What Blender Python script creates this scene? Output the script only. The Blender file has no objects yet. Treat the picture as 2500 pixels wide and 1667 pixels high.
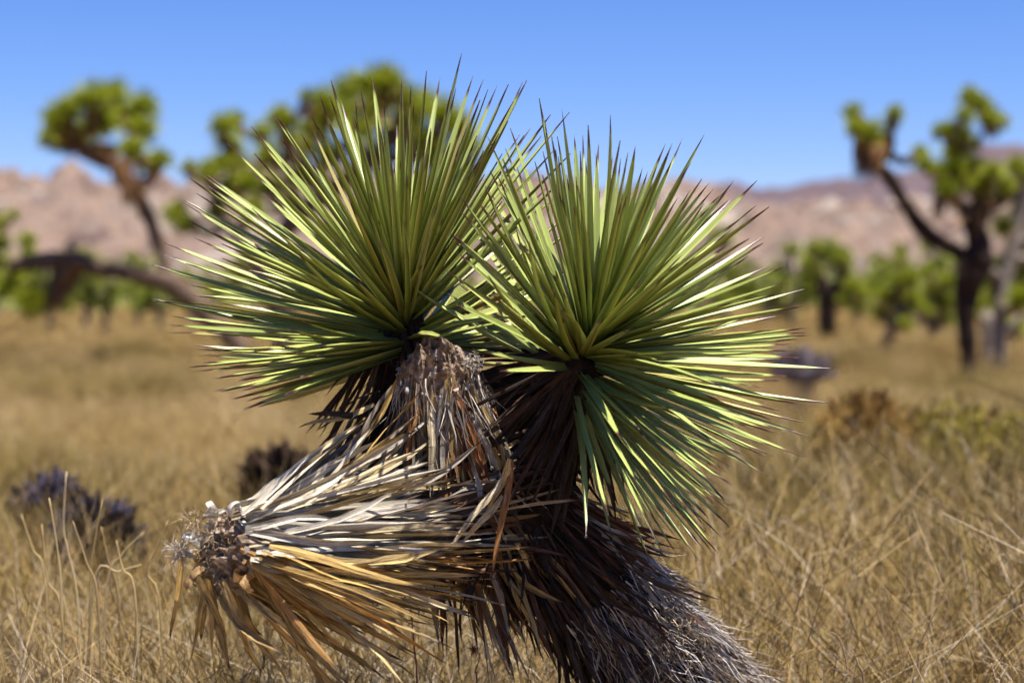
import bpy, math, random
import numpy as np
from mathutils import Vector, Matrix, noise

rnd = random.Random(7)
R = math.radians
scene = bpy.context.scene
C = scene.collection

# ------------------------------------------------------------------ camera, sky, sun, exposure
F_PX = 4861.0                      # focal length in pixels of the 2500 px wide frame
FOCUS = 2.43
HORIZON = 690.0
cam_d = bpy.data.cameras.new('camera')
cam = bpy.data.objects.new('camera', cam_d); C.objects.link(cam); scene.camera = cam
cam_d.sensor_width = 36.0; cam_d.lens = 36.0*F_PX/2500.0
pitch = math.atan((833.5-HORIZON)/F_PX)
cam.location = (0, 0, 1.0); cam.rotation_euler = (R(90)-pitch, 0, 0)
cam_d.clip_start = 0.05; cam_d.clip_end = 9000
cam_d.dof.use_dof = True; cam_d.dof.focus_distance = FOCUS-0.03; cam_d.dof.aperture_fstop = 3.8

SUN = Vector((0.20, -0.15, 0.96)).normalized()
w = bpy.data.worlds.new('World'); scene.world = w; w.use_nodes = True
nt = w.node_tree; bg = nt.nodes['Background']
sky = nt.nodes.new('ShaderNodeTexSky'); sky.sky_type = 'NISHITA'; sky.sun_disc = False
sky.sun_elevation = math.asin(SUN.z); sky.sun_rotation = math.atan2(SUN.x, SUN.y)
sky.altitude = 1300; sky.air_density = 0.9; sky.dust_density = 0.0; sky.ozone_density = 4.0
hs = nt.nodes.new('ShaderNodeHueSaturation'); hs.inputs['Saturation'].default_value = 1.2
tn = nt.nodes.new('ShaderNodeMixRGB'); tn.blend_type = 'MULTIPLY'; tn.inputs[0].default_value = 1; tn.inputs[2].default_value = (.98, .975, 1.34, 1)
nt.links.new(sky.outputs[0], hs.inputs['Color']); nt.links.new(hs.outputs[0], tn.inputs[1]); nt.links.new(tn.outputs[0], bg.inputs['Color'])
bg.inputs['Strength'].default_value = 0.0515
sd = bpy.data.lights.new('sun', 'SUN'); sd.energy = 5.0; sd.angle = R(0.5); sd.color = (1.0, 0.95, 0.86)
so = bpy.data.objects.new('sun', sd); C.objects.link(so)
so.rotation_euler = SUN.to_track_quat('Z', 'Y').to_euler(); so.location = (0, 0, 20)
vs = scene.view_settings
vs.view_transform = 'Standard'; vs.look = 'None'; vs.exposure = 1.13; vs.gamma = 1.0; vs.use_curve_mapping = False
scene.render.engine = 'CYCLES'
scene.cycles.use_denoising = True
scene.cycles.use_adaptive_sampling = True; scene.cycles.adaptive_threshold = 0.05
scene.cycles.max_bounces = 4; scene.cycles.diffuse_bounces = 1; scene.cycles.glossy_bounces = 2; scene.cycles.transmission_bounces = 2; scene.cycles.transparent_max_bounces = 8

CR = cam.rotation_euler.to_matrix(); CX = CR @ Vector((1,0,0)); CY = CR @ Vector((0,1,0)); CZ = -(CR @ Vector((0,0,1)))
CP = Vector(cam.location)
def P(x, y, d):
    return CP + CX*((x-1250)/F_PX*d) + CY*((833.5-y)/F_PX*d) + CZ*d
def proj(p):
    q = p-CP; d = q.dot(CZ)
    return 1250+q.dot(CX)/d*F_PX, 833.5-q.dot(CY)/d*F_PX, d

# ------------------------------------------------------------------ materials
def lin(r, g, b):
    f = lambda c: (c/255/12.92) if c/255 <= .04045 else ((c/255+.055)/1.055)**2.4
    return (f(r), f(g), f(b), 1)
class NB:
    def __init__(s, name, rough=.6, spec=.3):
        s.m = bpy.data.materials.new(name); s.m.use_nodes = True; s.t = s.m.node_tree
        s.b = s.t.nodes['Principled BSDF']; s.b.inputs['Roughness'].default_value = rough
        s.b.inputs['Specular IOR Level'].default_value = spec
    def n(s, typ, **kw):
        n = s.t.nodes.new('ShaderNode'+typ)
        for k, v in kw.items():
            if hasattr(n, k): setattr(n, k, v)
            else: n.inputs[k].default_value = v
        return n
    def l(s, a, b): s.t.links.new(a, b)
    def ramp(s, fac, stops, interp='LINEAR'):
        r = s.n('ValToRGB'); r.color_ramp.interpolation = interp; e = r.color_ramp.elements
        while len(e) < len(stops): e.new(.5)
        for el, (p, c) in zip(e, stops): el.position = p; el.color = c if len(c) == 4 else (*c, 1)
        s.l(fac, r.inputs[0]); return r.outputs[0]
    def mix(s, f, a, b, typ='MIX'):
        m = s.n('MixRGB', blend_type=typ)
        for i, v in ((0, f), (1, a), (2, b)):
            if hasattr(v, 'links'): s.l(v, m.inputs[i])
            else: m.inputs[i].default_value = v
        return m.outputs[0]
    def math(s, op, a, b=0.0):
        m = s.n('Math', operation=op)
        for i, v in ((0, a), (1, b)):
            if hasattr(v, 'links'): s.l(v, m.inputs[i])
            else: m.inputs[i].default_value = v
        return m.outputs[0]
    def noise(s, vec, scale, detail=3, rough=.5):
        n = s.n('TexNoise'); n.inputs['Scale'].default_value = scale; n.inputs['Detail'].default_value = detail; n.inputs['Roughness'].default_value = rough
        if vec is not None: s.l(vec, n.inputs['Vector'])
        return n.outputs[0]
    def base(s, c):
        if hasattr(c, 'links'): s.l(c, s.b.inputs['Base Color'])
        else: s.b.inputs['Base Color'].default_value = c
    def rand(s):
        o = s.n('ObjectInfo').outputs['Random']; g = s.n('NewGeometry').outputs['Random Per Island']
        return s.math('FRACT', s.math('ADD', o, g))
    def bump(s, h, strength, dist=.01):
        b = s.n('Bump'); b.inputs['Strength'].default_value = strength; b.inputs['Distance'].default_value = dist
        s.l(h, b.inputs['Height']); s.l(b.outputs[0], s.b.inputs['Normal'])

def m_green():
    k = NB('yucca_leaf_green', .34, .5)
    uv = k.n('UVMap'); sp = k.n('SeparateXYZ'); k.l(uv.outputs[0], sp.inputs[0]); u, v = sp.outputs[0], sp.outputs[1]
    r = k.rand()
    col = k.ramp(r, [(0, (.24,.31,.075)), (.35, (.31,.37,.09)), (.7, (.36,.42,.125)), (.94, (.42,.44,.11)), (.955, (.40,.30,.11)), (1, (.30,.19,.07))])
    oc = k.n('TexCoord').outputs['Object']
    # fine lengthwise striation
    cx = k.n('CombineXYZ'); k.l(k.math('MULTIPLY', u, 26.0), cx.inputs[0]); k.l(k.math('MULTIPLY', v, 2.0), cx.inputs[1]); k.l(k.math('MULTIPLY', r, 40), cx.inputs[2])
    st = k.noise(cx.outputs[0], 1.0, 3, .6)
    col = k.mix(k.math('MULTIPLY', st, .6), col, (.36,.42,.13,1))
    # deep green leaf base, partly shade put into the colour
    col = k.mix(k.ramp(v, [(0, (.6,.6,.6)), (.22, (.08,.08,.08)), (.4, (0,0,0))]), col, (.13,.26,.05,1))
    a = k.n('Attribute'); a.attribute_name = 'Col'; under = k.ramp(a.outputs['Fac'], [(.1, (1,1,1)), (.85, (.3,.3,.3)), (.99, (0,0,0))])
    col = k.mix(under, col, k.mix(r, (.060,.080,.007,1), (.125,.120,.010,1)))  # keel side darkened to olive: shade of the undersides painted in
    e = k.math('ABSOLUTE', k.math('SUBTRACT', u, .5))
    col = k.mix(k.ramp(e, [(.43, (0,0,0)), (.47, (.75,.75,.75))]), col, (.46,.42,.10,1))
    # brown dead patches
    cx2 = k.n('CombineXYZ'); k.l(k.math('MULTIPLY', u, 2.0), cx2.inputs[0]); k.l(k.math('MULTIPLY', v, 14.0), cx2.inputs[1]); k.l(k.math('MULTIPLY', r, 90), cx2.inputs[2])
    pt = k.ramp(k.noise(cx2.outputs[0], 1.0, 2), [(.70, (0,0,0)), (.74, (1,1,1))])
    col = k.mix(k.math('MULTIPLY', pt, .7), col, (.10,.06,.03,1))
    vj = k.math('ADD', v, k.math('MULTIPLY', k.math('SUBTRACT', r, .5), .05))
    col = k.mix(k.ramp(vj, [(.895, (0,0,0)), (.93, (1,1,1))]), col, (.075,.028,.022,1))
    col = k.mix(k.ramp(v, [(.972, (0,0,0)), (.985, (.6,.6,.6))]), col, (.32,.25,.22,1))
    k.base(col); k.bump(st, .12, .002)
    return k.m
def m_dry(mode):
    k = NB('dry_leaf_'+mode, .62, .25)
    if mode == 'single': src = k.n('ObjectInfo').outputs['Color']
    else:
        a = k.n('Attribute'); a.attribute_name = 'Col'; src = a.outputs['Color']
    uv = k.n('UVMap'); sp = k.n('SeparateXYZ'); k.l(uv.outputs[0], sp.inputs[0]); u, v = sp.outputs[0], sp.outputs[1]
    r = k.rand()
    cx = k.n('CombineXYZ'); k.l(k.math('MULTIPLY', u, 9.0), cx.inputs[0]); k.l(k.math('MULTIPLY', v, 5.0), cx.inputs[1]); k.l(k.math('MULTIPLY', r, 60), cx.inputs[2])
    st = k.noise(cx.outputs[0], 1.0, 5, .65)
    col = k.mix(k.ramp(st, [(.38, (.85,.85,.85)), (.55, (0,0,0))]), src, (.055,.034,.022,1))
    col = k.mix(k.ramp(st, [(.55, (0,0,0)), (.8, (.45,.45,.45))]), col, (.66,.60,.52,1))
    col = k.mix(k.ramp(v, [(.86, (0,0,0)), (.93, (.95,.95,.95))]), col, (.03,.018,.013,1))
    k.base(col); k.bump(st, .5, .003)
    t = k.n('BsdfTranslucent'); k.l(col, t.inputs[0]); mx = k.n('MixShader'); mx.inputs[0].default_value = .12
    out = k.t.nodes['Material Output']; k.l(k.b.outputs[0], mx.inputs[1]); k.l(t.outputs[0], mx.inputs[2]); k.l(mx.outputs[0], out.inputs[0])
    return k.m
def m_ramp(name, stops, rough=.7, nscale=8, namp=.4, ndark=(.05,.03,.02,1), bump=.3, spec=.2):
    k = NB(name, rough, spec); r = k.rand(); col = k.ramp(r, stops)
    oc = k.n('TexCoord').outputs['Object']; n = k.noise(oc, nscale, 4, .6)
    col = k.mix(k.math('MULTIPLY', k.ramp(n, [(.35, (1,1,1)), (.6, (0,0,0))]), namp), col, ndark)
    k.base(col)
    if bump: k.bump(n, bump, .02)
    return k.m
def m_noise(name, stops, scale, rough=.8, bump=.6, dist=.01, stretch=None, detail=6, spec=.2):
    k = NB(name, rough, spec); oc = k.n('TexCoord').outputs['Object']
    if stretch:
        mp = k.n('Mapping'); mp.inputs['Scale'].default_value = stretch; k.l(oc, mp.inputs[0]); oc = mp.outputs[0]
    n = k.noise(oc, scale, detail, .6); k.base(k.ramp(n, stops))
    if bump: k.bump(n, bump, dist)
    return k.m

M = {}
M['green'] = m_green(); M['dry1'] = m_dry('single'); M['dryn'] = m_dry('mass')
M['bark'] = m_noise('trunk_bark', [(.3, (.010,.006,.004)), (.6, (.03,.018,.012)), (.85, (.10,.07,.05))], 60, .9, 1.0, .01)
M['wood'] = m_noise('broken_wood', [(.3, (.05,.035,.028)), (.5, (.22,.15,.10)), (.62, (.42,.33,.26)), (.8, (.58,.52,.47))], 85, .85, 1.0, .008)
M['fibre'] = m_ramp('grey_fibre', [(0, (.22,.17,.12)), (.4, (.36,.30,.25)), (.75, (.50,.45,.41)), (1, (.64,.59,.55))], .6, 40, .3, bump=0)
M['fuzz'] = m_ramp('tan_fuzz', [(0, (.20,.13,.07)), (.5, (.34,.25,.15)), (1, (.48,.38,.26))], .7, 40, .3, bump=0)
M['bgleaf'] = m_ramp('distant_leaf', [(0, (.18,.23,.012)), (.5, (.29,.33,.018)), (1, (.40,.41,.04))], .45, 3, .0, bump=0, spec=.4)
for _m in (M['bgleaf'],):
    t_ = _m.node_tree; b_ = t_.nodes['Principled BSDF']; tr_ = t_.nodes.new('ShaderNodeBsdfTranslucent'); mx_ = t_.nodes.new('ShaderNodeMixShader'); mx_.inputs[0].default_value = .35
    t_.links.new(b_.inputs['Base Color'].links[0].from_socket, tr_.inputs[0]); t_.links.new(b_.outputs[0], mx_.inputs[1]); t_.links.new(tr_.outputs[0], mx_.inputs[2]); t_.links.new(mx_.outputs[0], t_.nodes['Material Output'].inputs[0])
M['bgleaf_far'] = m_ramp('scrub_leaf', [(0, (.13,.18,.016)), (.5, (.23,.26,.025)), (1, (.33,.34,.06))], .5, 3, .0, bump=0, spec=.3)
M['bgdead'] = m_ramp('distant_dead_leaf', [(0, (.10,.035,.012)), (.5, (.20,.09,.03)), (1, (.36,.22,.09))], .7, 4, .3, bump=0)
M['bgbark'] = m_noise('distant_bark', [(.3, (.05,.028,.018)), (.6, (.15,.10,.07)), (.8, (.30,.24,.18))], 14, .9, .8, .03)
M['bgbark_shaded'] = m_noise('distant_shaded_bark', [(.3, (.012,.006,.004)), (.6, (.04,.022,.015)), (.85, (.12,.08,.055))], 14, .9, .8, .03)  # dark bark, deepened so the trunk's shade sits in its colour
M['bgbark_grey'] = m_noise('distant_grey_bark', [(.3, (.10,.07,.05)), (.6, (.27,.22,.18)), (.8, (.42,.37,.33))], 14, .9, .8, .03)

# ------------------------------------------------------------------ mesh batching
class MB:
    def __init__(s): s.v = []; s.f = []; s.uv = []; s.c = []; s.n = 0
    def add(s, verts, faces, uvs=None, col=(1,1,1,1)):
        verts = np.asarray(verts, float); s.v.append(verts)
        s.f += [tuple(i+s.n for i in f) for f in faces]
        s.uv.append(np.asarray(uvs, float) if uvs is not None else np.zeros((len(verts), 2)))
        s.c.append(col if isinstance(col, np.ndarray) else np.tile(np.array(col, float), (len(verts), 1))); s.n += len(verts)
    def mesh(s, name, mat, smooth=False):
        me = bpy.data.meshes.new(name)
        v = np.concatenate(s.v) if s.v else np.zeros((0,3))
        me.from_pydata(v.tolist(), [], s.f)
        uv = np.concatenate(s.uv); col = np.concatenate(s.c)
        li = np.empty(len(me.loops), dtype=np.int32); me.loops.foreach_get('vertex_index', li)
        ul = me.uv_layers.new(name='UVMap'); ul.data.foreach_set('uv', uv[li].astype(np.float32).ravel())
        ca = me.color_attributes.new('Col', 'FLOAT_COLOR', 'POINT'); ca.data.foreach_set('color', col.astype(np.float32).ravel())
        me.materials.append(mat)
        if smooth: me.polygons.foreach_set('use_smooth', [True]*len(me.polygons))
        return me
    def build(s, name, mat, parent=None, smooth=False, **kw):
        return link(name, s.mesh(name, mat, smooth), parent, **kw)
def link(name, data, parent=None, label=None, cat=None, group=None, kind=None):
    o = bpy.data.objects.new(name, data); C.objects.link(o)
    if parent is not None:
        o.parent = parent
        pw = parent.matrix_basis if parent.parent is None else parent.parent.matrix_basis @ parent.matrix_parent_inverse @ parent.matrix_basis
        o.matrix_parent_inverse = pw.inverted()
    if label: o['label'] = label
    if cat: o['category'] = cat
    if group: o['group'] = group
    if kind: o['kind'] = kind
    return o
def empty(name, loc, label, cat, group=None):
    o = link(name, None, None, label, cat, group); o.location = loc; return o

def frame(d, nrm, roll=0.0):
    """columns: x across, y along the leaf, z face normal"""
    d = Vector(d).normalized(); z = Vector(nrm) - d*Vector(nrm).dot(d)
    if z.length < 1e-4: z = d.orthogonal()
    z.normalize(); x = d.cross(z).normalized(); z = x.cross(d)
    m = Matrix((x, d, z)).transposed()
    return m @ Matrix.Rotation(roll, 3, 'Y') if roll else m
def leaf_mat(base, d, nrm, L, W, roll=0.0):
    m = frame(d, nrm, roll)
    s = Matrix.Diagonal((W, L, (W+L*.0)))
    return Matrix.Translation(base) @ (m @ s).to_4x4()

def tube(mb, pts, rad, seg=12, rough=0.0, sc=20, cap=True, col=(1,1,1,1)):
    """tapered tube through pts with a lumpy surface"""
    pts = [Vector(p) for p in pts]
    V = []; F = []; U = []
    ref = Vector((0.13, 1, 0.21)).normalized(); n0 = None
    for i, p in enumerate(pts):
        t = (pts[min(i+1, len(pts)-1)]-pts[max(i-1, 0)]).normalized()
        if n0 is None: n0 = (ref - t*ref.dot(t)).normalized()
        else: n0 = (n0 - t*n0.dot(t)).normalized()
        b = t.cross(n0)
        for j in range(seg):
            a = 2*math.pi*j/seg
            dr = n0*math.cos(a)+b*math.sin(a); r = rad[i]
            if rough: r *= 1+rough*noise.noise((p+dr*r)*sc)+rough*.5*noise.noise((p+dr*r)*sc*2.7)
            V.append(p+dr*r); U.append((j/seg, i/len(pts)))
    for i in range(len(pts)-1):
        for j in range(seg):
            F.append((i*seg+j, i*seg+(j+1) % seg, (i+1)*seg+(j+1) % seg, (i+1)*seg+j))
    if cap:
        for k, i in ((0, 0), (1, len(pts)-1)):
            V.append(pts[i]); U.append((.5, .5)); c = len(V)-1
            for j in range(seg):
                F.append((i*seg+(j+1) % seg, i*seg+j, c) if k == 0 else (i*seg+j, i*seg+(j+1) % seg, c))
    mb.add([tuple(v) for v in V], F, U, col)
def smooth_path(pts, n):
    """Catmull-Rom through control rows (each row a tuple of floats)"""
    a = np.array(pts, float); out = []
    a = np.vstack([2*a[0]-a[1], a, 2*a[-1]-a[-2]])
    segs = len(a)-3
    for i in range(n):
        u = i/(n-1)*segs; k = min(int(u), segs-1); t = u-k
        p0, p1, p2, p3 = a[k:k+4]
        out.append(.5*((2*p1)+(-p0+p2)*t+(2*p0-5*p1+4*p2-p3)*t*t+(-p0+3*p1-3*p2+p3)*t**3))
    return np.array(out)

# ------------------------------------------------------------------ leaf meshes (unit length along y, unit width across x)
def green_leaf(bend, seed, side=0.0):
    r = random.Random(seed); T = [0, .10, .38, .68, .88, .94, 1.0]; Wd = [.62, 1.0, .92, .72, .40, .20, .0]
    V = []; U = []; F = []
    for t, wd in zip(T, Wd):
        h = wd/2; zc = bend*t*t; xc = side*t*t
        tk = .16*wd+.10
        V += [(xc-h, t, zc+.06*wd), (xc, t, zc-.12*wd), (xc+h, t, zc+.06*wd), (xc, t, zc-tk-.16*wd)]
        U += [(0, t), (.5, t), (1, t), (.5, t)]
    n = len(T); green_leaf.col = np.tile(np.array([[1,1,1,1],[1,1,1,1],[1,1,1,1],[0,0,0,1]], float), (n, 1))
    for i in range(n-1):
        a = i*4; b = a+4
        F += [(a, a+1, b+1, b), (a+1, a+2, b+2, b+1), (a+2, a+3, b+3, b+2), (a+3, a, b, b+3)]
    return np.array(V), F, np.array(U)
# bend is given in width units (z is scaled by width)
GREEN = [green_leaf(b, i, s) for i, (b, s) in enumerate([(0,0), (.5,.1), (-.6,0), (1.3,-.3), (-1.5,.3), (.2,1.2), (-.2,-1.3), (2.6,.2), (-3.0,0), (.8,-2.2), (-2,2), (3.4,-1)])]
def dry_leaf_shape(seed):
    r = random.Random(seed+50); T = [0, .15, .35, .55, .75, .9, 1.0]; V = []; U = []; F = []
    b1, b2, ph, tw0, tw = r.uniform(-2.2, 2.2), r.uniform(-1.2, 1.2), r.uniform(0, 6), r.uniform(-.3, .3), r.uniform(-1.6, 1.6)
    cup = r.uniform(-.45, .45)
    if seed % 3 == 0: b1 *= 2.6; b2 *= 2.2; tw *= 1.8
    for t in T:
        wd = .5 if t < .1 else (1.0-.35*t if t < .8 else .72*(1-t)/.2+.0)
        wd *= r.uniform(.82, 1.1)
        zc = b1*t*t+.35*math.sin(ph+t*7); xc = b2*t*t+.25*math.sin(ph*2+t*6); a = tw0+tw*t
        for sx, zz in ((-.5, cup), (0, 0), (.5, cup)):
            x = sx*wd; z = zz*wd
            V.append((xc+x*math.cos(a)-z*math.sin(a), t, zc+x*math.sin(a)+z*math.cos(a))); U.append((sx+.5, t))
    for i in range(len(T)-1):
        a = i*3; F += [(a, a+1, a+4, a+3), (a+1, a+2, a+5, a+4)]
    return np.array(V), F, np.array(U)
DRY = [dry_leaf_shape(i) for i in range(14)]
def shapes_to_meshes(shapes, name, mat, col=(1,1,1,1)):
    out = []
    for v, f, u in shapes:
        mb = MB(); mb.add(v, f, u, col); out.append(mb.mesh(name, mat))
    return out
GREEN_ME = shapes_to_meshes(GREEN, 'yucca_leaf', M['green'], green_leaf.col)
DRY_ME = shapes_to_meshes(DRY, 'dry_leaf', M['dry1'])
def bake(mb, shape, mat4, col=(1,1,1,1)):
    v, f, u = shape; A = np.array(mat4)
    mb.add(v @ A[:3,:3].T + A[:3,3], f, u, col)

# ------------------------------------------------------------------ GROUND, HILLS
def build_ground():
    mb = MB(); xs = np.concatenate([np.linspace(-2500, -70, 12), np.linspace(-60, 60, 60), np.linspace(70, 2500, 12)])
    ys = np.concatenate([np.linspace(-40, 0, 8), np.linspace(1, 90, 70), np.linspace(100, 3400, 16)])
    V = []; F = []
    for y in ys:
        for x in xs:
            near = max(0, 1-max(abs(x)/60, abs(y)/95))
            V.append((x, y, (.07*noise.noise(Vector((x*.35, y*.35, 0)))+.03*noise.noise(Vector((x*1.3, y*1.3, 4))))*near))
    nx = len(xs)
    for i in range(len(ys)-1):
        for j in range(nx-1): F.append((i*nx+j, i*nx+j+1, (i+1)*nx+j+1, (i+1)*nx+j))
    k = NB('desert_ground', .95, .1); oc = k.n('TexCoord').outputs['Object']
    a = k.noise(oc, .35, 5, .6); b = k.noise(oc, 14, 6, .7)
    col = k.ramp(a, [(.3, (.155,.092,.032)), (.5, (.22,.14,.055)), (.7, (.26,.175,.08))])
    col = k.mix(k.math('MULTIPLY', b, .6), col, (.20,.13,.06,1)); k.base(col); k.bump(b, .5, .03)
    mb.add(V, F); mb.build('ground', k.m, smooth=True, kind='structure')
build_ground()

def ridge(name, y0, depth, prof, rows, cols, x0, x1, rough, stops, nscale, seed):
    """A rocky range: prof gives the skyline in picture columns for the distance y0+depth*.6"""
    mb = MB(); V = []; F = []
    px = [p[0] for p in prof]; py = [p[1] for p in prof]; dc = y0+depth*.6
    for i in range(rows):
        v = i/(rows-1); y = y0+depth*v
        for j in range(cols):
            x = x0+(x1-x0)*j/(cols-1)
            sx = 1250+x/dc*F_PX
            h = (HORIZON-np.interp(sx, px, py))/F_PX*dc+1
            env = max(0, min(1, v/.6))**.75 if v < .6 else max(0, 1-(v-.6)/.4)**.8
            p = Vector((x/depth*2.5+seed, y/depth*2.5, seed))
            n = noise.fractal(p*2, 1.0, 2.0, 5)
            d = noise.voronoi(Vector((x, y, seed*9))*rough[1])[0]
            bl = (min(d[1]-d[0], .35)/.35)
            d2 = noise.voronoi(Vector((x, y, seed*3))*rough[1]*2.6)[0]
            bl2 = (min(d2[1]-d2[0], .4)/.4)
            k = (.35+.65*(1-abs(v-.6)*1.2)) if v < .6 else 1
            z = h*env*(1+.10*n)+(n*rough[0]*.5+bl*rough[0]*.8+bl2*rough[0]*.35-rough[0])*min(1, env*3)
            V.append((x, y, max(z, -1.0) if 0 < v < 1 else -1.0))
    for i in range(rows-1):
        for j in range(cols-1): F.append((i*cols+j, i*cols+j+1, (i+1)*cols+j+1, (i+1)*cols+j))
    k = NB(name+'_rock', .95, .1); oc = k.n('TexCoord').outputs['Object']
    a = k.noise(oc, nscale, 6, .65); b = k.noise(oc, nscale*7, 5, .7)
    col = k.ramp(a, stops); col = k.mix(k.ramp(b, [(.3, (.55,.55,.55)), (.55, (0,0,0))]), col, (.13,.09,.085,1))
    vz = k.n('SeparateXYZ'); 
    k.base(col); k.bump(b, .8, 3.0)
    mb.add(V, F); mb.build(name, k.m, smooth=True, kind='structure')
TAN = [(.37, (.062,.042,.044)), (.43, (.15,.102,.084)), (.49, (.27,.190,.145)), (.55, (.16,.118,.102)), (.62, (.40,.34,.285))]
ridge('rocky_hills', 380, 330, [(-1500,430), (-300,440), (0,425), (50,405), (110,412), (160,428), (230,402), (330,448), (430,462), (520,435), (700,430), (900,415), (1100,430), (1290,440),
      (1400,452), (1500,450), (1570,436), (1650,432), (1750,440), (1850,470), (1950,492), (2100,500), (2250,498), (2400,505), (2600,500), (4000,470)],
      70, 460, -300, 300, (8, .045), TAN, .042, 1.7)
ridge('far_mountain', 1250, 700, [(-3000,520), (0,520), (1200,500), (1500,470), (1650,428), (1760,436), (1850,447), (1950,446), (2050,418), (2120,410), (2200,412), (2350,378), (2500,365), (2700,372), (4500,430)],
      40, 260, -1100, 1300, (9, .012), [(.3, (.065,.048,.062)), (.5, (.095,.07,.08)), (.7, (.14,.10,.105))], .006, 5.3)

# ------------------------------------------------------------------ BACKGROUND JOSHUA TREES
def ball_blade(mb, d, L, W, start=.06, col=(1,1,1,1), sag=0.0):
    d = Vector(d).normalized(); s = d.cross(Vector((0.3, .2, 1))); s = s.normalized() if s.length > .01 else d.orthogonal().normalized()
    a = rnd.uniform(0, 3.14); s = Matrix.Rotation(a, 3, d) @ s
    p0 = d*start; p1 = d*(L*.55)+Vector((0,0,-sag*.3)); p2 = d*L+Vector((0,0,-sag))
    V = [p0-s*W*.4, p0+s*W*.4, p1+s*W*.5, p1-s*W*.5, p2]
    mb.add([tuple(v) for v in V], [(0,1,2,3), (3,2,4)], None, col)
def rosette_mesh(name, n, thmax, mat, W=.075):
    mb = MB()
    for i in range(n):
        th = math.acos(1-(1-math.cos(thmax))*rnd.random()); ph = rnd.uniform(0, 6.283)
        d = (math.sin(th)*math.cos(ph), math.sin(th)*math.sin(ph), math.cos(th))
        ball_blade(mb, d, rnd.uniform(.62, 1.15), W*rnd.uniform(.7, 1.2))
    return mb.mesh(name, mat)
ROS = [rosette_mesh('leaf_rosette', 190, R(118), M['bgleaf'], .09) for _ in range(3)]
ROSF = [rosette_mesh('leaf_rosette', 90, R(120), M['bgleaf_far'], .13) for _ in range(2)]
def skirt_mesh():
    mb = MB()
    for i in range(70):
        ph = rnd.uniform(0, 6.283); z0 = rnd.uniform(-.55, .1); r = .12
        d = Vector((math.cos(ph)*.5, math.sin(ph)*.5, -1)).normalized(); b = Vector((math.cos(ph)*r, math.sin(ph)*r, z0))
        s = d.cross(Vector((math.cos(ph), math.sin(ph), 0))).normalized()*.05; L = rnd.uniform(.5, .8)
        V = [b-s, b+s, b+d*L*.5+s, b+d*L*.5-s, b+d*L]
        mb.add([tuple(v) for v in V], [(0,1,2,3), (3,2,4)])
    return mb.mesh('dead_leaf_skirt', M['bgdead'])
SKIRT = [skirt_mesh() for _ in range(3)]

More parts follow.
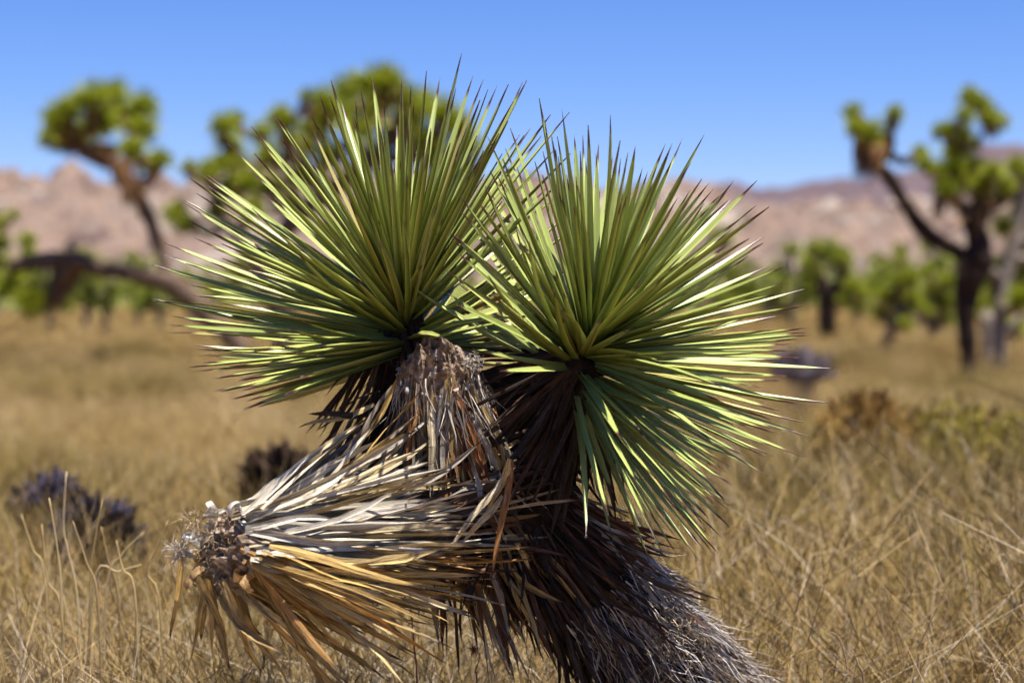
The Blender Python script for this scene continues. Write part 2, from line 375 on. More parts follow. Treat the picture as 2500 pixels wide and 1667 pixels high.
def bg_tree(label, D, limbs, ros, name='joshua_tree', cat='joshua tree', group='Joshua trees standing in the grass behind', bark='bgbark', far=False, shag=(), spread=.5, scale=1.0, seed=0, size=1.0):
    """limbs: polylines of (x, y, radius_px) in picture columns at distance D; ros: (x, y, radius_px)"""
    r = random.Random(seed+int(D*10)+len(ros)); px = D/F_PX
    b0 = limbs[0][0]; base = P(b0[0], b0[1], D); base = Vector((base.x, base.y, 0))
    root = empty(name, tuple(base), label, cat, group)
    tb = MB(); nodes = []
    for li, L in enumerate(limbs):
        yo = 0 if li == 0 else r.uniform(-.3, .3)*spread
        ctrl = []
        for i, (x, y, rad) in enumerate(L):
            p = P(x, y, D+yo*min(1, i)); ctrl.append((*p, rad*px))
        if li == 0: ctrl.insert(0, (base.x, base.y, -.12, L[0][2]*px*1.35))
        sp = smooth_path(ctrl, max(8, 5*len(ctrl)))
        tube(tb, [q[:3] for q in sp], [max(q[3], .01) for q in sp], 9, .28, 7)
        nodes += [(Vector(q[:3]), q[3]) for q in sp[len(sp)//4 if li == 0 else 0:]]
    sk = MB(); nsk = 0
    for L in shag:      # dead leaves left hanging along a limb
        for i in range(len(L)-1):
            (xa, ya, ra), (xb, yb, rb) = L[i], L[i+1]
            for k in range(60):
                t = r.random(); p = P(xa+(xb-xa)*t, ya+(yb-ya)*t, D); ax = (P(xa, ya, D)-P(xb, yb, D)).normalized()
                ph = r.uniform(0, 6.283); o = ax.orthogonal().normalized(); o = Matrix.Rotation(ph, 3, ax) @ o
                rr = (ra+(rb-ra)*t)*px
                b = p+o*rr*.5; d = (ax*1.0+o*.55+Vector((0,0,-.5))).normalized(); s = d.cross(o).normalized()*.012; LL = r.uniform(.18, .34)*scale
                V = [b-s, b+s, b+d*LL*.5+s, b+d*LL*.5-s, b+d*LL]
                sk.add([tuple(v) for v in V], [(0,1,2,3), (3,2,4)]); nsk += 1
    todo = []
    for (x, y, rp) in ros:
        p = P(x, y, D+r.uniform(-1, 1)*spread); todo.append((p, rp*px*size))
    todo.sort(key=lambda a: min((a[0]-n[0]).length for n in nodes))
    cnt = 0
    for p, rr in todo:
        n = min(nodes, key=lambda n: (p-n[0]).length+max(0, n[0].z-p.z)*1.5)
        q = n[0]; v = p-q; dist = v.length
        up = (v.normalized()+Vector((0,0,.7)) if dist > .02 else Vector((0,0,1))).normalized()
        if dist > rr*.5:
            mid = q+v*.5+Vector((0,0,-.18*dist)); r0 = max(min(n[1]*.8, rr*.40), rr*.18)
            sp = smooth_path([(*q, r0), (*mid, r0*.85), (*p, rr*.22)], 7)
            tube(tb, [s[:3] for s in sp], [s[3] for s in sp], 7, .3, 9)
            nodes += [(Vector(s[:3]), s[3]) for s in sp[2:6]]
        m = Matrix.Translation(p) @ up.to_track_quat('Z', 'Y').to_matrix().to_4x4() @ Matrix.Rotation(r.uniform(0, 6.28), 4, 'Z') @ Matrix.Scale(rr*1.26, 4)
        o = link('leaf_rosette', r.choice(ROSF if far else ROS), root); o.matrix_basis = m; cnt += 1
        if not far:
            o = link('dead_leaf_skirt', r.choice(SKIRT), root); o.matrix_basis = m @ Matrix.Scale(.95, 4)
    tb.build('trunk', M[bark], root, smooth=True)
    if nsk: sk.build('hanging_dead_leaf', M['bgdead'], root, kind='stuff')
    return root

# leaning tree at the left: a long horizontal limb with a raised arm carrying the round crown
bg_tree('leaning Joshua tree with a long near-horizontal limb and a raised arm carrying a round crown', 21,
    [[(620,905,24), (578,838,26), (500,765,27), (430,700,27), (340,670,23), (240,655,21), (170,634,25), (80,640,20), (20,650,15)],
     [(412,700,20), (395,620,19), (362,530,18), (325,460,20), (285,410,20), (250,360,14)],
     [(300,410,16), (215,380,16), (180,350,13)], [(170,632,16), (172,600,12), (176,590,7)],
     [(180,640,30), (150,690,32), (125,735,28)], [(340,460,12), (372,420,10)]],
    [(135,300,44), (170,270,48), (205,320,48), (225,245,50), (270,235,50), (300,275,52), (350,262,46), (345,320,48), (250,300,46), (165,345,40), (120,340,34), (325,365,38),
     (392,392,34), (365,405,34), (28,700,52), (75,735,46), (40,660,34)],
    shag=[[(320,470,26), (250,350,30)], [(335,480,24), (300,340,28)], [(240,360,26), (190,360,26)], [(170,650,30), (120,740,34)], [(90,720,36), (30,740,36)]], seed=3)
# broad tree behind the foreground plant
bg_tree('broad round-crowned Joshua tree directly behind the foreground plant', 22, size=1.1, limbs=
    [[(700,880,30), (680,760,30), (650,660,28), (700,560,26), (800,470,24), (900,400,22), (960,330,18)],
     [(650,660,20), (600,600,18), (545,520,17), (510,450,13), (470,425,10)], [(800,470,18), (740,400,15), (700,340,12)], [(900,400,18), (1010,380,16), (1090,400,12)]],
    ros=[(545,310,36), (578,298,32), (560,350,38), (575,400,40), (462,412,26), (507,418,30), (430,520,34), (455,545,30), (600,450,40), (640,330,34), (690,300,44), (655,385,42), (720,360,46),
     (765,320,46), (785,255,42), (745,240,24), (830,275,46), (850,225,46), (905,208,50), (950,205,46), (985,250,46), (1030,262,48), (1080,285,48), (1120,315,46), (1140,365,44), (1135,420,40), (1085,430,44),
     (1045,350,48), (985,310,48), (920,270,52), (870,320,48), (800,380,46), (735,430,42), (660,460,40), (620,510,34), (560,460,36), (540,400,30), (1070,380,44), (700,500,36), (530,520,28)],
    shag=[[(880,400,30), (900,300,34)], [(1000,380,26), (1010,320,26)]], seed=11)
# big tree on the right
bg_tree('tall dark-trunked Joshua tree with a long arm reaching out to the upper left', 18,
    [[(2368,915,20), (2364,840,22), (2358,760,25), (2366,690,34), (2385,640,40), (2388,590,30), (2365,530,22), (2345,500,18), (2310,470,18), (2300,445,14)],
     [(2378,645,26), (2332,612,20), (2262,570,20), (2212,500,18), (2165,425,17), (2120,385,20), (2095,340,13)],
     [(2362,530,20), (2395,500,22), (2400,460,20), (2390,430,14)], [(2375,620,18), (2350,655,14), (2345,690,12)], [(2135,400,14), (2165,370,18), (2170,320,12)],
     [(2395,510,18), (2440,490,22), (2470,470,14)]],
    [(2085,278,33), (2092,318,35), (2125,325,38), (2150,345,32), (2185,282,30), (2178,300,22), (2368,238,34), (2395,262,36), (2432,300,36), (2415,290,30), (2352,285,32), (2300,322,30), (2318,318,26),
     (2355,330,28), (2330,365,38), (2375,350,26), (2245,378,30), (2258,402,28), (2290,420,26), (2325,415,44), (2375,415,44), (2350,452,40), (2305,455,32), (2400,450,36), (2425,420,34), (2455,455,34)],
    shag=[[(2310,480,26), (2320,420,30)], [(2400,480,30), (2410,400,28)], [(2380,520,26), (2430,480,34)], [(2125,385,24), (2160,345,26)], [(2110,375,20), (2095,330,22)]], spread=.35, seed=5, bark='bgbark_shaded')
bg_tree('Joshua tree cut by the right edge with crowns hanging low beside the dark trunk', 20,
    [[(2445,925,18), (2440,800,18), (2455,690,18), (2480,600,17), (2495,520,15), (2500,450,12)], [(2455,690,14), (2420,660,12)], [(2480,600,16), (2530,560,14), (2560,480,12)]],
    [(2482,408,32), (2505,440,34), (2540,400,36), (2475,470,32), (2500,510,38), (2455,555,36), (2490,590,40), (2530,560,38), (2468,640,38), (2510,665,40), (2425,675,38), (2445,715,42), (2490,730,42), (2580,470,40), (2560,620,40)],
    bark='bgbark_grey', seed=8)
bg_tree('pale-trunked Joshua tree at the right edge, low crown, grey trunk beside the dark one', 22,
    [[(2415,900,16), (2412,820,16), (2410,770,14)], [(2415,830,12), (2470,790,12), (2500,760,10)]], [(2405,745,30), (2440,770,34), (2480,800,34), (2380,770,20)], bark='bgbark_grey', seed=9)
bg_tree('small forked Joshua tree with dark trunk left of the tall right-hand tree', 29,
    [[(2022,835,20), (2020,780,24), (2018,740,20), (2005,690,15), (1990,640,12)], [(2022,745,18), (2048,700,15), (2060,650,12)]],
    [(1988,606,24), (1972,645,24), (1998,660,20), (2052,628,22), (2066,655,22), (2080,700,32), (2100,720,30), (2062,735,24), (1990,705,20)], seed=2, spread=.3, bark='bgbark_shaded')
bg_tree('low bushy Joshua tree on short leaning trunk between the small forked and the tall one', 25,
    [[(2160,880,13), (2168,830,14), (2190,780,13), (2205,760,11)], [(2180,800,11), (2240,775,10)]],
    [(2205,615,16), (2200,640,20), (2195,690,30), (2220,680,28), (2160,720,28), (2185,735,32), (2150,765,28), (2255,760,26), (2230,730,26), (2210,790,22)], seed=4, spread=.3)
bg_tree('green many-headed Joshua tree half hidden by the tall tree trunk', 28,
    [[(2275,860,11), (2280,790,12), (2285,740,10)]],
    [(2262,665,22), (2285,700,30), (2315,690,28), (2265,725,28), (2300,740,30), (2330,735,26), (2255,775,22), (2310,780,24)], seed=6, spread=.3)
bg_tree('lone slim Joshua tree whose head shows through the gap right of centre', 30,
    [[(1500,830,10), (1505,700,11), (1512,600,9), (1518,520,8)]], [(1520,485,24), (1508,515,22), (1535,520,18)], seed=12, spread=.2)
bg_tree('Joshua tree at the far left edge with two pale green heads above the horizontal limb', 24,
    [[(-45,840,15), (-40,700,16), (-20,620,13), (-5,560,10)], [(-20,640,12), (40,650,10), (66,610,8)]],
    [(-10,545,34), (-5,590,34), (32,525,18), (66,590,28), (70,622,24), (-40,560,36), (-60,620,36), (10,640,28)], seed=14)
for i, (x, D, lab) in enumerate([(120, 33, 'small green Joshua tree under the shaded drooping end of the long limb'), (205, 36, 'small leafy Joshua tree below the middle of the long limb'),
        (262, 32, 'small Joshua tree just left of the pale stems under the long limb'), (335, 38, 'slim small Joshua tree below the foot of the raised arm'), (395, 34, 'small Joshua tree with grey stem under the bend of the leaning trunk'),
        (470, 40, 'small Joshua tree between the leaning trunk and the foreground leaf tips')]):
    r = random.Random(i+40); k = F_PX/D; by = HORIZON+.92*k; hgt = r.uniform(1.0, 1.35)*k
    ros = [(x+r.uniform(-.32, .32)*k, by-hgt*r.uniform(.45, 1.0), .19*k) for _ in range(11)]
    bg_tree(lab, D, [[(x, by, 7), (x+r.uniform(-8, 8), by-hgt*.4, 7), (x+r.uniform(-14, 14), by-hgt*.8, 5)], [(x, by-hgt*.3, 5), (x+25, by-hgt*.6, 4)]], ros, bark='bgbark_grey', far=True, spread=.3, seed=i+60)

# small trees of the far belt: nothing tells them apart
for i in range(57):
    r = random.Random(i+900); D = r.uniform(46, 95) if i < 46 else r.uniform(36, 48); x = -250+3000*(i+.5)/46+r.uniform(-40, 40) if i < 46 else 1700+(i-46)*80+r.uniform(-20, 20)
    k = F_PX/D; by = HORIZON+1.0*k; hgt = r.uniform(1.0, 1.9)*k
    ros = [(x+r.uniform(-.5, .5)*k, by-hgt*r.uniform(.4, 1.0), .26*k) for _ in range(9)]
    bg_tree('small out-of-focus green tree in the distant belt at the foot of the hills', D, [[(x, by, .08*k), (x+r.uniform(-5, 5), by-hgt*.7, .06*k)]], ros,
            group='small trees in the distant belt below the hills', bark='bgbark_grey', far=True, spread=.4, seed=i)

# far scrub that reads as one mass
def scrub_belt():
    mb = MB(); r = random.Random(5)
    for i in range(900):
        D = r.uniform(60, 330); x = r.uniform(-.42, .42)*D; z0 = 0; s = r.uniform(.5, 1.1)
        for k in range(34):
            d = Vector((r.gauss(0, 1), r.gauss(0, 1), abs(r.gauss(0, 1)))).normalized(); p = Vector((x, D, z0+.1))+d*s*r.uniform(.3, 1.0)
            a = Vector((r.gauss(0, 1), r.gauss(0, 1), r.gauss(0, 1))).normalized()*s*.16; b = a.orthogonal().normalized()*s*.16
            mb.add([tuple(p-a), tuple(p+b), tuple(p+a), tuple(p-b)], [(0,1,2,3)])
    mb.build('scrub', M['bgleaf_far'], kind='stuff', label='distant green scrub along the foot of the hills', cat='scrub')
scrub_belt()

# ------------------------------------------------------------------ SHRUBS
def shrub(label, x, y, D, rx, rz, mat, mat2, n=500, name='shrub', cat='shrub', bottom=0.0, wid=.006, tw=60, seed=0):
    r = random.Random(seed); c = P(x, y, D); root = empty(name, (c.x, c.y, 0), label, cat)
    fo = MB(); tb = MB()
    for i in range(tw):
        a = r.uniform(0, 6.283); e = r.uniform(.25, 1.5)
        tip = Vector((c.x+math.cos(a)*math.cos(e)*rx*r.uniform(.6, 1.1), c.y+math.sin(a)*math.cos(e)*rx*r.uniform(.6, 1.1), max(.05, math.sin(e)*c.z*r.uniform(.8, 1.12))))
        b = Vector((c.x, c.y, 0)); m = b.lerp(tip, .5)+Vector((r.uniform(-1, 1), r.uniform(-1, 1), r.uniform(-.3, .8)))*rx*.15
        sp = smooth_path([(*b, .006), (*m, .004), (*tip, .0015)], 7); tube(tb, [q[:3] for q in sp], [q[3] for q in sp], 4, 0, cap=False)
    for i in range(n):
        d = Vector((r.gauss(0, 1), r.gauss(0, 1), r.gauss(0, 1))).normalized()*(r.random()**.4)
        p = Vector((c.x+d.x*rx, c.y+d.y*rx, max(.03, c.z-rz+d.z*rz*1.0+rz*.2)))
        a = (Vector((r.gauss(0, .6), r.gauss(0, .6), .8))).normalized(); L = r.uniform(4, 9)*wid; s = a.orthogonal().normalized()*wid*r.uniform(.5, 1)
        s = Matrix.Rotation(r.uniform(0, 6.28), 3, a) @ s
        fo.add([tuple(p-s*.5), tuple(p+s*.5), tuple(p+a*L*.6+s), tuple(p+a*L), tuple(p+a*L*.6-s)], [(0,1,2,4), (2,3,4)])
    tb.build('twigs', mat2, root, smooth=True, kind='stuff'); fo.build('foliage', mat, root, kind='stuff')
m_dark_shade = m_ramp('shaded_violet_leaf', [(0, (.010,.008,.018)), (.6, (.020,.016,.034)), (1, (.05,.042,.065))], .8, 8, 0, bump=0)  # near-black violet: the bush's shadow is put into its leaf colour
m_violet = m_ramp('violet_grey_leaf', [(0, (.018,.014,.034)), (.6, (.042,.034,.064)), (1, (.11,.09,.125))], .8, 8, 0, bump=0)
m_lav = m_ramp('grey_lavender_twig', [(0, (.11,.085,.10)), (1, (.22,.18,.20))], .8, 8, 0, bump=0)
m_brown = m_ramp('dark_brown_leaf', [(0, (.016,.008,.006)), (1, (.06,.03,.018))], .8, 8, 0, bump=0)
m_olive = m_ramp('olive_yellow_leaf', [(0, (.12,.09,.008)), (.5, (.19,.15,.012)), (1, (.28,.22,.03))], .7, 8, 0, bump=0)
m_rust = m_ramp('rusty_leaf', [(0, (.12,.055,.01)), (1, (.24,.13,.02))], .7, 8, 0, bump=0)
m_straw_tw = m_ramp('straw_twig', [(0, (.22,.15,.07)), (1, (.42,.32,.17))], .8, 8, 0, bump=0)
shrub('dark violet-grey shrub low in the dry grass at the left, larger lobe', 240, 1275, 4.3, .075, .10, m_dark_shade, m_dark_shade, 1900, wid=.009, seed=1)
shrub('smaller violet-grey twiggy shrub left of the darker one in the dry grass', 125, 1190, 4.8, .085, .09, m_violet, m_lav, 900, wid=.007, tw=50, seed=2)
shrub('dark brown shrub in the grass above the dead straw-coloured branch', 680, 1135, 5.2, .10, .13, m_brown, m_brown, 1500, wid=.009, seed=3)
shrub('blurred lilac-grey shrub at the tip of the longest right-hand leaf', 1955, 878, 13.5, .20, .10, m_lav, m_lav, 450, wid=.016, seed=4)
shrub('olive-yellow shrub in the dry grass near the right edge', 2340, 1015, 6.4, .21, .20, m_olive, m_straw_tw, 1500, wid=.007, seed=5)
shrub('rusty olive shrub behind the tangled stalks right of the foreground plant', 2110, 985, 6.2, .17, .17, m_rust, m_straw_tw, 1300, wid=.007, seed=6)
shrub('low olive shrub touching the right edge of the picture', 2480, 1030, 7.0, .15, .12, m_olive, m_straw_tw, 600, wid=.007, seed=7)

# ------------------------------------------------------------------ DRY GRASS (geometry nodes on scattered points)
m_grass = NB('dry_grass', .75, .2)
_r = m_grass.rand(); _c = m_grass.ramp(_r, [(0, (.08,.046,.012)), (.3, (.215,.130,.037)), (.6, (.325,.210,.072)), (.85, (.40,.30,.155)), (.9, (.31,.23,.065)), (1, (.25,.19,.05))])
m_grass.base(_c); m_grass = m_grass.m
m_stem = m_ramp('grey_straw_stem', [(0, (.17,.105,.05)), (.4, (.36,.26,.155)), (1, (.56,.48,.37))], .75, 30, .3, bump=0)
def strip(mb, pts, w, ref=None):
    pts = [Vector(p) for p in pts]; V = []; F = []; n = len(pts)
    s0 = Vector((rnd.gauss(0, 1), rnd.gauss(0, 1), rnd.gauss(0, .3))).normalized()
    for i, p in enumerate(pts):
        t = (pts[min(i+1, n-1)]-pts[max(i-1, 0)]).normalized(); s = (s0-t*s0.dot(t)); s = s.normalized() if s.length > .01 else t.orthogonal()
        ww = w*(1-.8*(i/(n-1)))*.5
        V += [tuple(p-s*ww), tuple(p+s*ww)]
    for i in range(n-1): F.append((2*i, 2*i+1, 2*i+3, 2*i+2))
    mb.add(V, F)
def tuft(seed, n, h, lean, w, rad, branch=False, wig=.045):
    mb = MB(); r = random.Random(seed)
    for i in range(n):
        a = r.uniform(0, 6.283); b = Vector((math.cos(a), math.sin(a), 0))*rad*math.sqrt(r.random())
        a2 = a+r.gauss(0, .7); ln = min(.95, abs(r.gauss(0, lean))); hh = h*r.uniform(.45, 1.05)
        o = Vector((math.cos(a2), math.sin(a2), 0)); k = r.uniform(.2, 1.2)
        jj = wig*hh
        pts = [b+o*(ln*hh*t*(1-.3*k)+ln*hh*k*t*t*.7)+Vector((r.gauss(0, jj)*t, r.gauss(0, jj)*t, hh*(t-.18*k*t*t*ln*2)+r.gauss(0, jj)*t*.6)) for t in (0, .25, .5, .7, .86, 1)]
        strip(mb, pts, w*r.uniform(.7, 1.3))
        if branch:
            for j in range(r.randint(2, 5)):
                t = r.choice(pts[1:4]); d = Vector((r.gauss(0, 1), r.gauss(0, 1), r.uniform(-.1, 1.3))).normalized(); L = hh*r.uniform(.12, .38)
                q = t+d*L*.5+Vector((r.gauss(0, 1), r.gauss(0, 1), r.gauss(0, 1)))*L*.08
                strip(mb, [t, q, t+d*L], w*.6)
    return mb
gcol = bpy.data.collections.new('grass_tufts')
def tuft_obj(mb, mat):
    me = mb.mesh('grass_tuft', mat); o = bpy.data.objects.new('grass_tuft', me); gcol.objects.link(o); return o
T_fine = [tuft_obj(tuft(i, 110, 1.0, .55, .0038, .18), m_grass) for i in range(3)]
T_tw = [tuft_obj(tuft(10+i, 46, 1.0, .8, .0048, .16, True), m_stem if i == 0 else m_grass) for i in range(4)]
T_far = [tuft_obj(tuft(20+i, 70, 1.0, .5, .022, .5), m_grass) for i in range(2)]
# order in collection = index by name sorting
m_olt = m_ramp('olive_brown_grass', [(0, (.06,.04,.008)), (.5, (.12,.085,.015)), (1, (.20,.15,.03))], .75, 30, 0, bump=0)
m_pale = m_ramp('pale_straw_grass', [(0, (.26,.17,.07)), (.5, (.39,.28,.13)), (1, (.52,.41,.24))], .75, 30, 0, bump=0)
T_pa = [tuft_obj(tuft(60+i, 110, 1.0, .45, .0045, .17), m_pale) for i in range(2)]
T_ol = [tuft_obj(tuft(40+i, 60, 1.0, .5, .010, .2, True), m_olt) for i in range(2)]
NAMES = sorted([o.name for o in gcol.objects]); IDX = {n: i for i, n in enumerate(NAMES)}
fine = [IDX[o.name] for o in T_fine]; tw = [IDX[o.name] for o in T_tw]; fr = [IDX[o.name] for o in T_far]; ol = [IDX[o.name] for o in T_ol]; pa = [IDX[o.name] for o in T_pa]
def gn_group():
    g = bpy.data.node_groups.new('scatter_tufts', 'GeometryNodeTree')
    g.interface.new_socket('Geometry', in_out='INPUT', socket_type='NodeSocketGeometry'); g.interface.new_socket('Geometry', in_out='OUTPUT', socket_type='NodeSocketGeometry')
    N = g.nodes.new; gi = N('NodeGroupInput'); go = N('NodeGroupOutput'); ip = N('GeometryNodeInstanceOnPoints'); ci = N('GeometryNodeCollectionInfo')
    ci.inputs['Collection'].default_value = gcol; ci.inputs['Separate Children'].default_value = True; ci.inputs['Reset Children'].default_value = True
    ip.inputs['Pick Instance'].default_value = True
    def at(n, t):
        a = N('GeometryNodeInputNamedAttribute'); a.data_type = t; a.inputs['Name'].default_value = n; return a.outputs['Attribute']
    L = g.links.new
    L(gi.outputs[0], ip.inputs['Points']); L(ci.outputs[0], ip.inputs['Instance']); L(at('idx', 'INT'), ip.inputs['Instance Index'])
    L(at('rot', 'FLOAT_VECTOR'), ip.inputs['Rotation']); L(at('scl', 'FLOAT_VECTOR'), ip.inputs['Scale']); L(ip.outputs[0], go.inputs[0])
    return g
GN = gn_group()
def scatter(name, pts, label):
    me = bpy.data.meshes.new(name); me.from_pydata([p[0] for p in pts], [], [])
    a = me.attributes.new('idx', 'INT', 'POINT'); a.data.foreach_set('value', [p[1] for p in pts])
    a = me.attributes.new('rot', 'FLOAT_VECTOR', 'POINT'); a.data.foreach_set('vector', [c for p in pts for c in p[2]])
    a = me.attributes.new('scl', 'FLOAT_VECTOR', 'POINT'); a.data.foreach_set('vector', [c for p in pts for c in p[3]])
    o = link(name, me, None, label, 'grass', kind='stuff'); m = o.modifiers.new('scatter', 'NODES'); m.node_group = GN
    return o
r = random.Random(77); near = []; mid = []
def hfield(x, y): return .5+.5*noise.noise(Vector((x*.9, y*.9, 3)))
for i in range(2300):     # knee-high grass round the plant
    y = r.uniform(2.05, 7.5); x = r.uniform(-1, 1)*(.42*y+.55)
    side = x/(y*.257)
    h = .50+.13*hfield(x, y)*2*r.uniform(.6, 1)+(.09 if side > .2 and y > 3 else 0)
    if y < 3.1: h *= .93
    if y < 2.45: h = min(h, .5)
    if y > 4: h *= 1-.08*(y-4)
    twp = .55 if side > -.2 else .35
    near.append(((x, y, 0), r.choice(ol) if y > 3.3 and noise.noise(Vector((x*1.6, y*1.1, 17))) > .12 and r.random() < .5 else r.choice(tw) if r.random() < twp else r.choice(fine), (r.gauss(0, .1), r.gauss(0, .1), r.uniform(0, 6.28)), (h*r.uniform(.8, 1.3), h*r.uniform(.8, 1.3), h)))
for i in range(420):     # short pale twiggy growth in the plane of focus
    x = r.uniform(-.95, .75); y = r.uniform(2.3, 3.3); h = r.uniform(.40, .56) if x < .1 else r.uniform(.36, .48)
    near.append(((x, y, 0), tw[0] if r.random() < .6 else r.choice(pa), (r.gauss(0, .2), r.gauss(0, .2), r.uniform(0, 6.28)), (h*.9, h*.9, h)))
for i in range(5200):
    y = 6.5+(34-6.5)*r.random()**1.3; x = r.uniform(-1, 1)*(.40*y+1)
    h = (.22+.22*hfield(x*.6, y*.4))*r.uniform(.8, 1.15)
    mid.append(((x, y, 0), r.choice(ol) if noise.noise(Vector((x*.8, y*.45, 9))) > .14 and r.random() < .6 else r.choice(pa) if noise.noise(Vector((x*.9, y*.5, 31))) > .05 and r.random() < .7 else r.choice(fine+tw[1:]), (r.gauss(0, .12), r.gauss(0, .12), r.uniform(0, 6.28)), (h*1.8, h*1.8, h)))
for i in range(6000):
    y = 26+(190-26)*r.random()**1.5; x = r.uniform(-1, 1)*.40*y
    h = r.uniform(.18, .36)
    mid.append(((x, y, 0), r.choice(fr), (0, 0, r.uniform(0, 6.28)), (h*3.4, h*3.4, h)))
scatter('dry_grass', near, 'tangled straw-coloured dry grass around the foreground plant')
scatter('distant_dry_grass', mid, 'blurred tan dry grass stretching back to the trees')

# ------------------------------------------------------------------ FOREGROUND JOSHUA TREE
D0 = FOCUS
plant = empty('joshua_tree', (P(2150,2650,D0+.25).x, P(2150,2650,D0+.25).y, 0), 'sharp foreground Joshua tree with two spiky green heads, leaning trunk and dead straw branch', 'joshua tree')

# --- trunk and branches: (x, y, depth offset, radius m)
def path(rows, n): return smooth_path([(*P(x, y, D0+dd), r) for x, y, dd, r in rows], n)
TR = path([(2160,2760,.26,.105), (2080,2300,.22,.088), (1880,1900,.16,.074), (1690,1680,.10,.066), (1545,1535,.07,.064), (1425,1405,.06,.064), (1320,1285,.05,.064), (1245,1190,.05,.056), (1200,1110,.05,.048)], 60)
BS = path([(1230,1330,.04,.060), (1150,1220,.03,.060), (1105,1110,.01,.054), (1085,1000,-.01,.046), (1074,930,-.02,.043), (1072,880,-.025,.041)], 26)
BL = path([(1200,1110,.05,.050), (1110,1210,.01,.062), (980,1275,-.05,.056), (840,1308,-.10,.046), (710,1320,-.14,.040), (615,1322,-.165,.040), (555,1320,-.18,.043)], 30)
BR = path([(1200,1250,.05,.05), (1250,1130,.06,.046), (1320,1020,.04,.04), (1390,930,.0,.034), (1440,870,-.02,.026)], 22)
BK = path([(1130,1180,.06,.045), (1060,1050,.09,.042), (1015,930,.10,.036), (990,830,.09,.030), (980,760,.08,.022), (975,715,.07,.012)], 24)
tb = MB()
for S, sg in ((TR, 22), (BR, 16), (BK, 16)):
    tube(tb, [q[:3] for q in S], [q[3] for q in S], sg, .16, 28)
tb.build('trunk', M['bark'], plant, smooth=True)
db = MB(); tube(db, [q[:3] for q in BL], [q[3]*.8 for q in BL], 16, .2, 30); dead_branch = db.build('dead_branch', M['wood'], plant, smooth=True)
sb = MB(); tube(sb, [q[:3] for q in BS], [q[3]*.85 for q in BS], 18, .18, 34)
stump = sb.build('broken_branch', M['wood'], plant, smooth=True)
def lumpy_cap(name, centre, nrm, rx, ry, depth, parent, seed, up=Vector((0,0,1))):
    """jagged broken end: a disc of splintered blocks"""
    mb = MB(); m = frame(nrm, up); V = []; F = []; nr, na = 9, 30
    for i in range(nr+1):
        rr = i/nr
        for j in range(na):
            a = 2*math.pi*j/na; x = math.cos(a)*rx*rr; z = math.sin(a)*ry*rr
            p = Vector((x, 0, z)); n = noise.fractal(p*95+Vector((seed, 0, 0)), 1, 2, 4); cell = noise.cell(Vector((x*120+seed, 0, z*260)))
            y = depth*(.9*(1-rr**4)*(.5+.7*n+.35*cell))-depth*1.2*rr**6
            k = 1+.32*noise.noise(Vector((math.cos(a)*2+seed, math.sin(a)*2, 0)))
            V.append(m @ Vector((x*k, y, z*k))+centre)
    for i in range(nr):
        for j in range(na): F.append((i*na+j, i*na+(j+1) % na, (i+1)*na+(j+1) % na, (i+1)*na+j))
    mb.add([tuple(v) for v in V], F); return mb.build(name, M['wood'], parent)
lumpy_cap('splintered_top', P(1072,880,D0-.036), Vector((-.05,-.66,.75)), .046, .043, .024, plant, 3.3, Vector((0,1,.4)))
lumpy_cap('splintered_end', P(550,1336,D0-.19), Vector((-.60,-.76,.22)), .043, .045, .020, plant, 8.1)

# --- generic dead-leaf thatch; records are ranked later: the largest become parts
DRYREC = []   # (matrix, variant, colour, score)
STRAW = [(.82,.73,.56), (.76,.62,.38), (.68,.49,.20), (.60,.38,.11)]
GREYS = [(.42,.37,.31), (.30,.25,.20), (.50,.45,.39), (.22,.16,.11)]
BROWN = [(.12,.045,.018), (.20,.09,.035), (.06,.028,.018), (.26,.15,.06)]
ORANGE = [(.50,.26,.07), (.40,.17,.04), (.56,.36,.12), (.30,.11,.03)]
DARK_SHADE = [(.030,.012,.008), (.075,.022,.010), (.020,.011,.009), (.085,.05,.03)]  # weathered dark leaves, with the shade under the heads painted in
def addrec(base, d, nrm, L, W, pal, r, roll=0.0, var=None, boost=1.0):
    c = r.choice(pal); k = r.uniform(.75, 1.15); col = (min(1, c[0]*k), min(1, c[1]*k), min(1, c[2]*k), 1)
    m = leaf_mat(base, d, nrm, L, W, roll); x, y, dd = proj(base+d*L*.5)
    inside = 1 if (-50 < x < 2550 and -50 < y < 1720) else 0
    facing = max(0.05, -nrm.dot(CZ)); side = math.sqrt(max(0, 1-(d.dot(CZ))**2))
    DRYREC.append((m, r.randrange(len(DRY)) if var is None else var, col, inside*L*W*side*(.3+facing)*boost))
def at_path(S, s):
    u = s*(len(S)-1); k = min(int(u), len(S)-2); t = u-k; q = S[k]*(1-t)+S[k+1]*t
    a = Vector(S[k+1][:3])-Vector(S[k][:3]); return Vector(q[:3]), q[3], a.normalized()
def thatch(S, n, s0, s1, Lr, Wr, flare, pal, r, grav=.15, sector=None, boost=1.0, back=True, sjit=.0, rfac=.9):
    for i in range(n):
        s = s0+(s1-s0)*r.random(); p, rad, ax = at_path(S, s)
        if not back: ax = -ax
        o = ax.orthogonal().normalized(); o = Matrix.Rotation(r.uniform(0, 6.283), 3, ax) @ o
        if sector is not None and o.dot(sector[0]) < sector[1]: continue
        fl = r.uniform(*flare); d = (-ax*math.cos(fl)+o*math.sin(fl)+Vector((0,0,-grav*r.random()))).normalized()
        d = (d+Vector((r.gauss(0, .06), r.gauss(0, .06), r.gauss(0, .06)))).normalized()
        addrec(p+o*rad*rfac, d, o, r.uniform(*Lr), r.uniform(*Wr), pal(s, o) if callable(pal) else pal, r, r.gauss(0, .5), boost=boost)
r = random.Random(21)
UPV = Vector((0,0,1)); CAMV = -CZ; RIGHT = Vector((1,0,0)); LEFT = -RIGHT
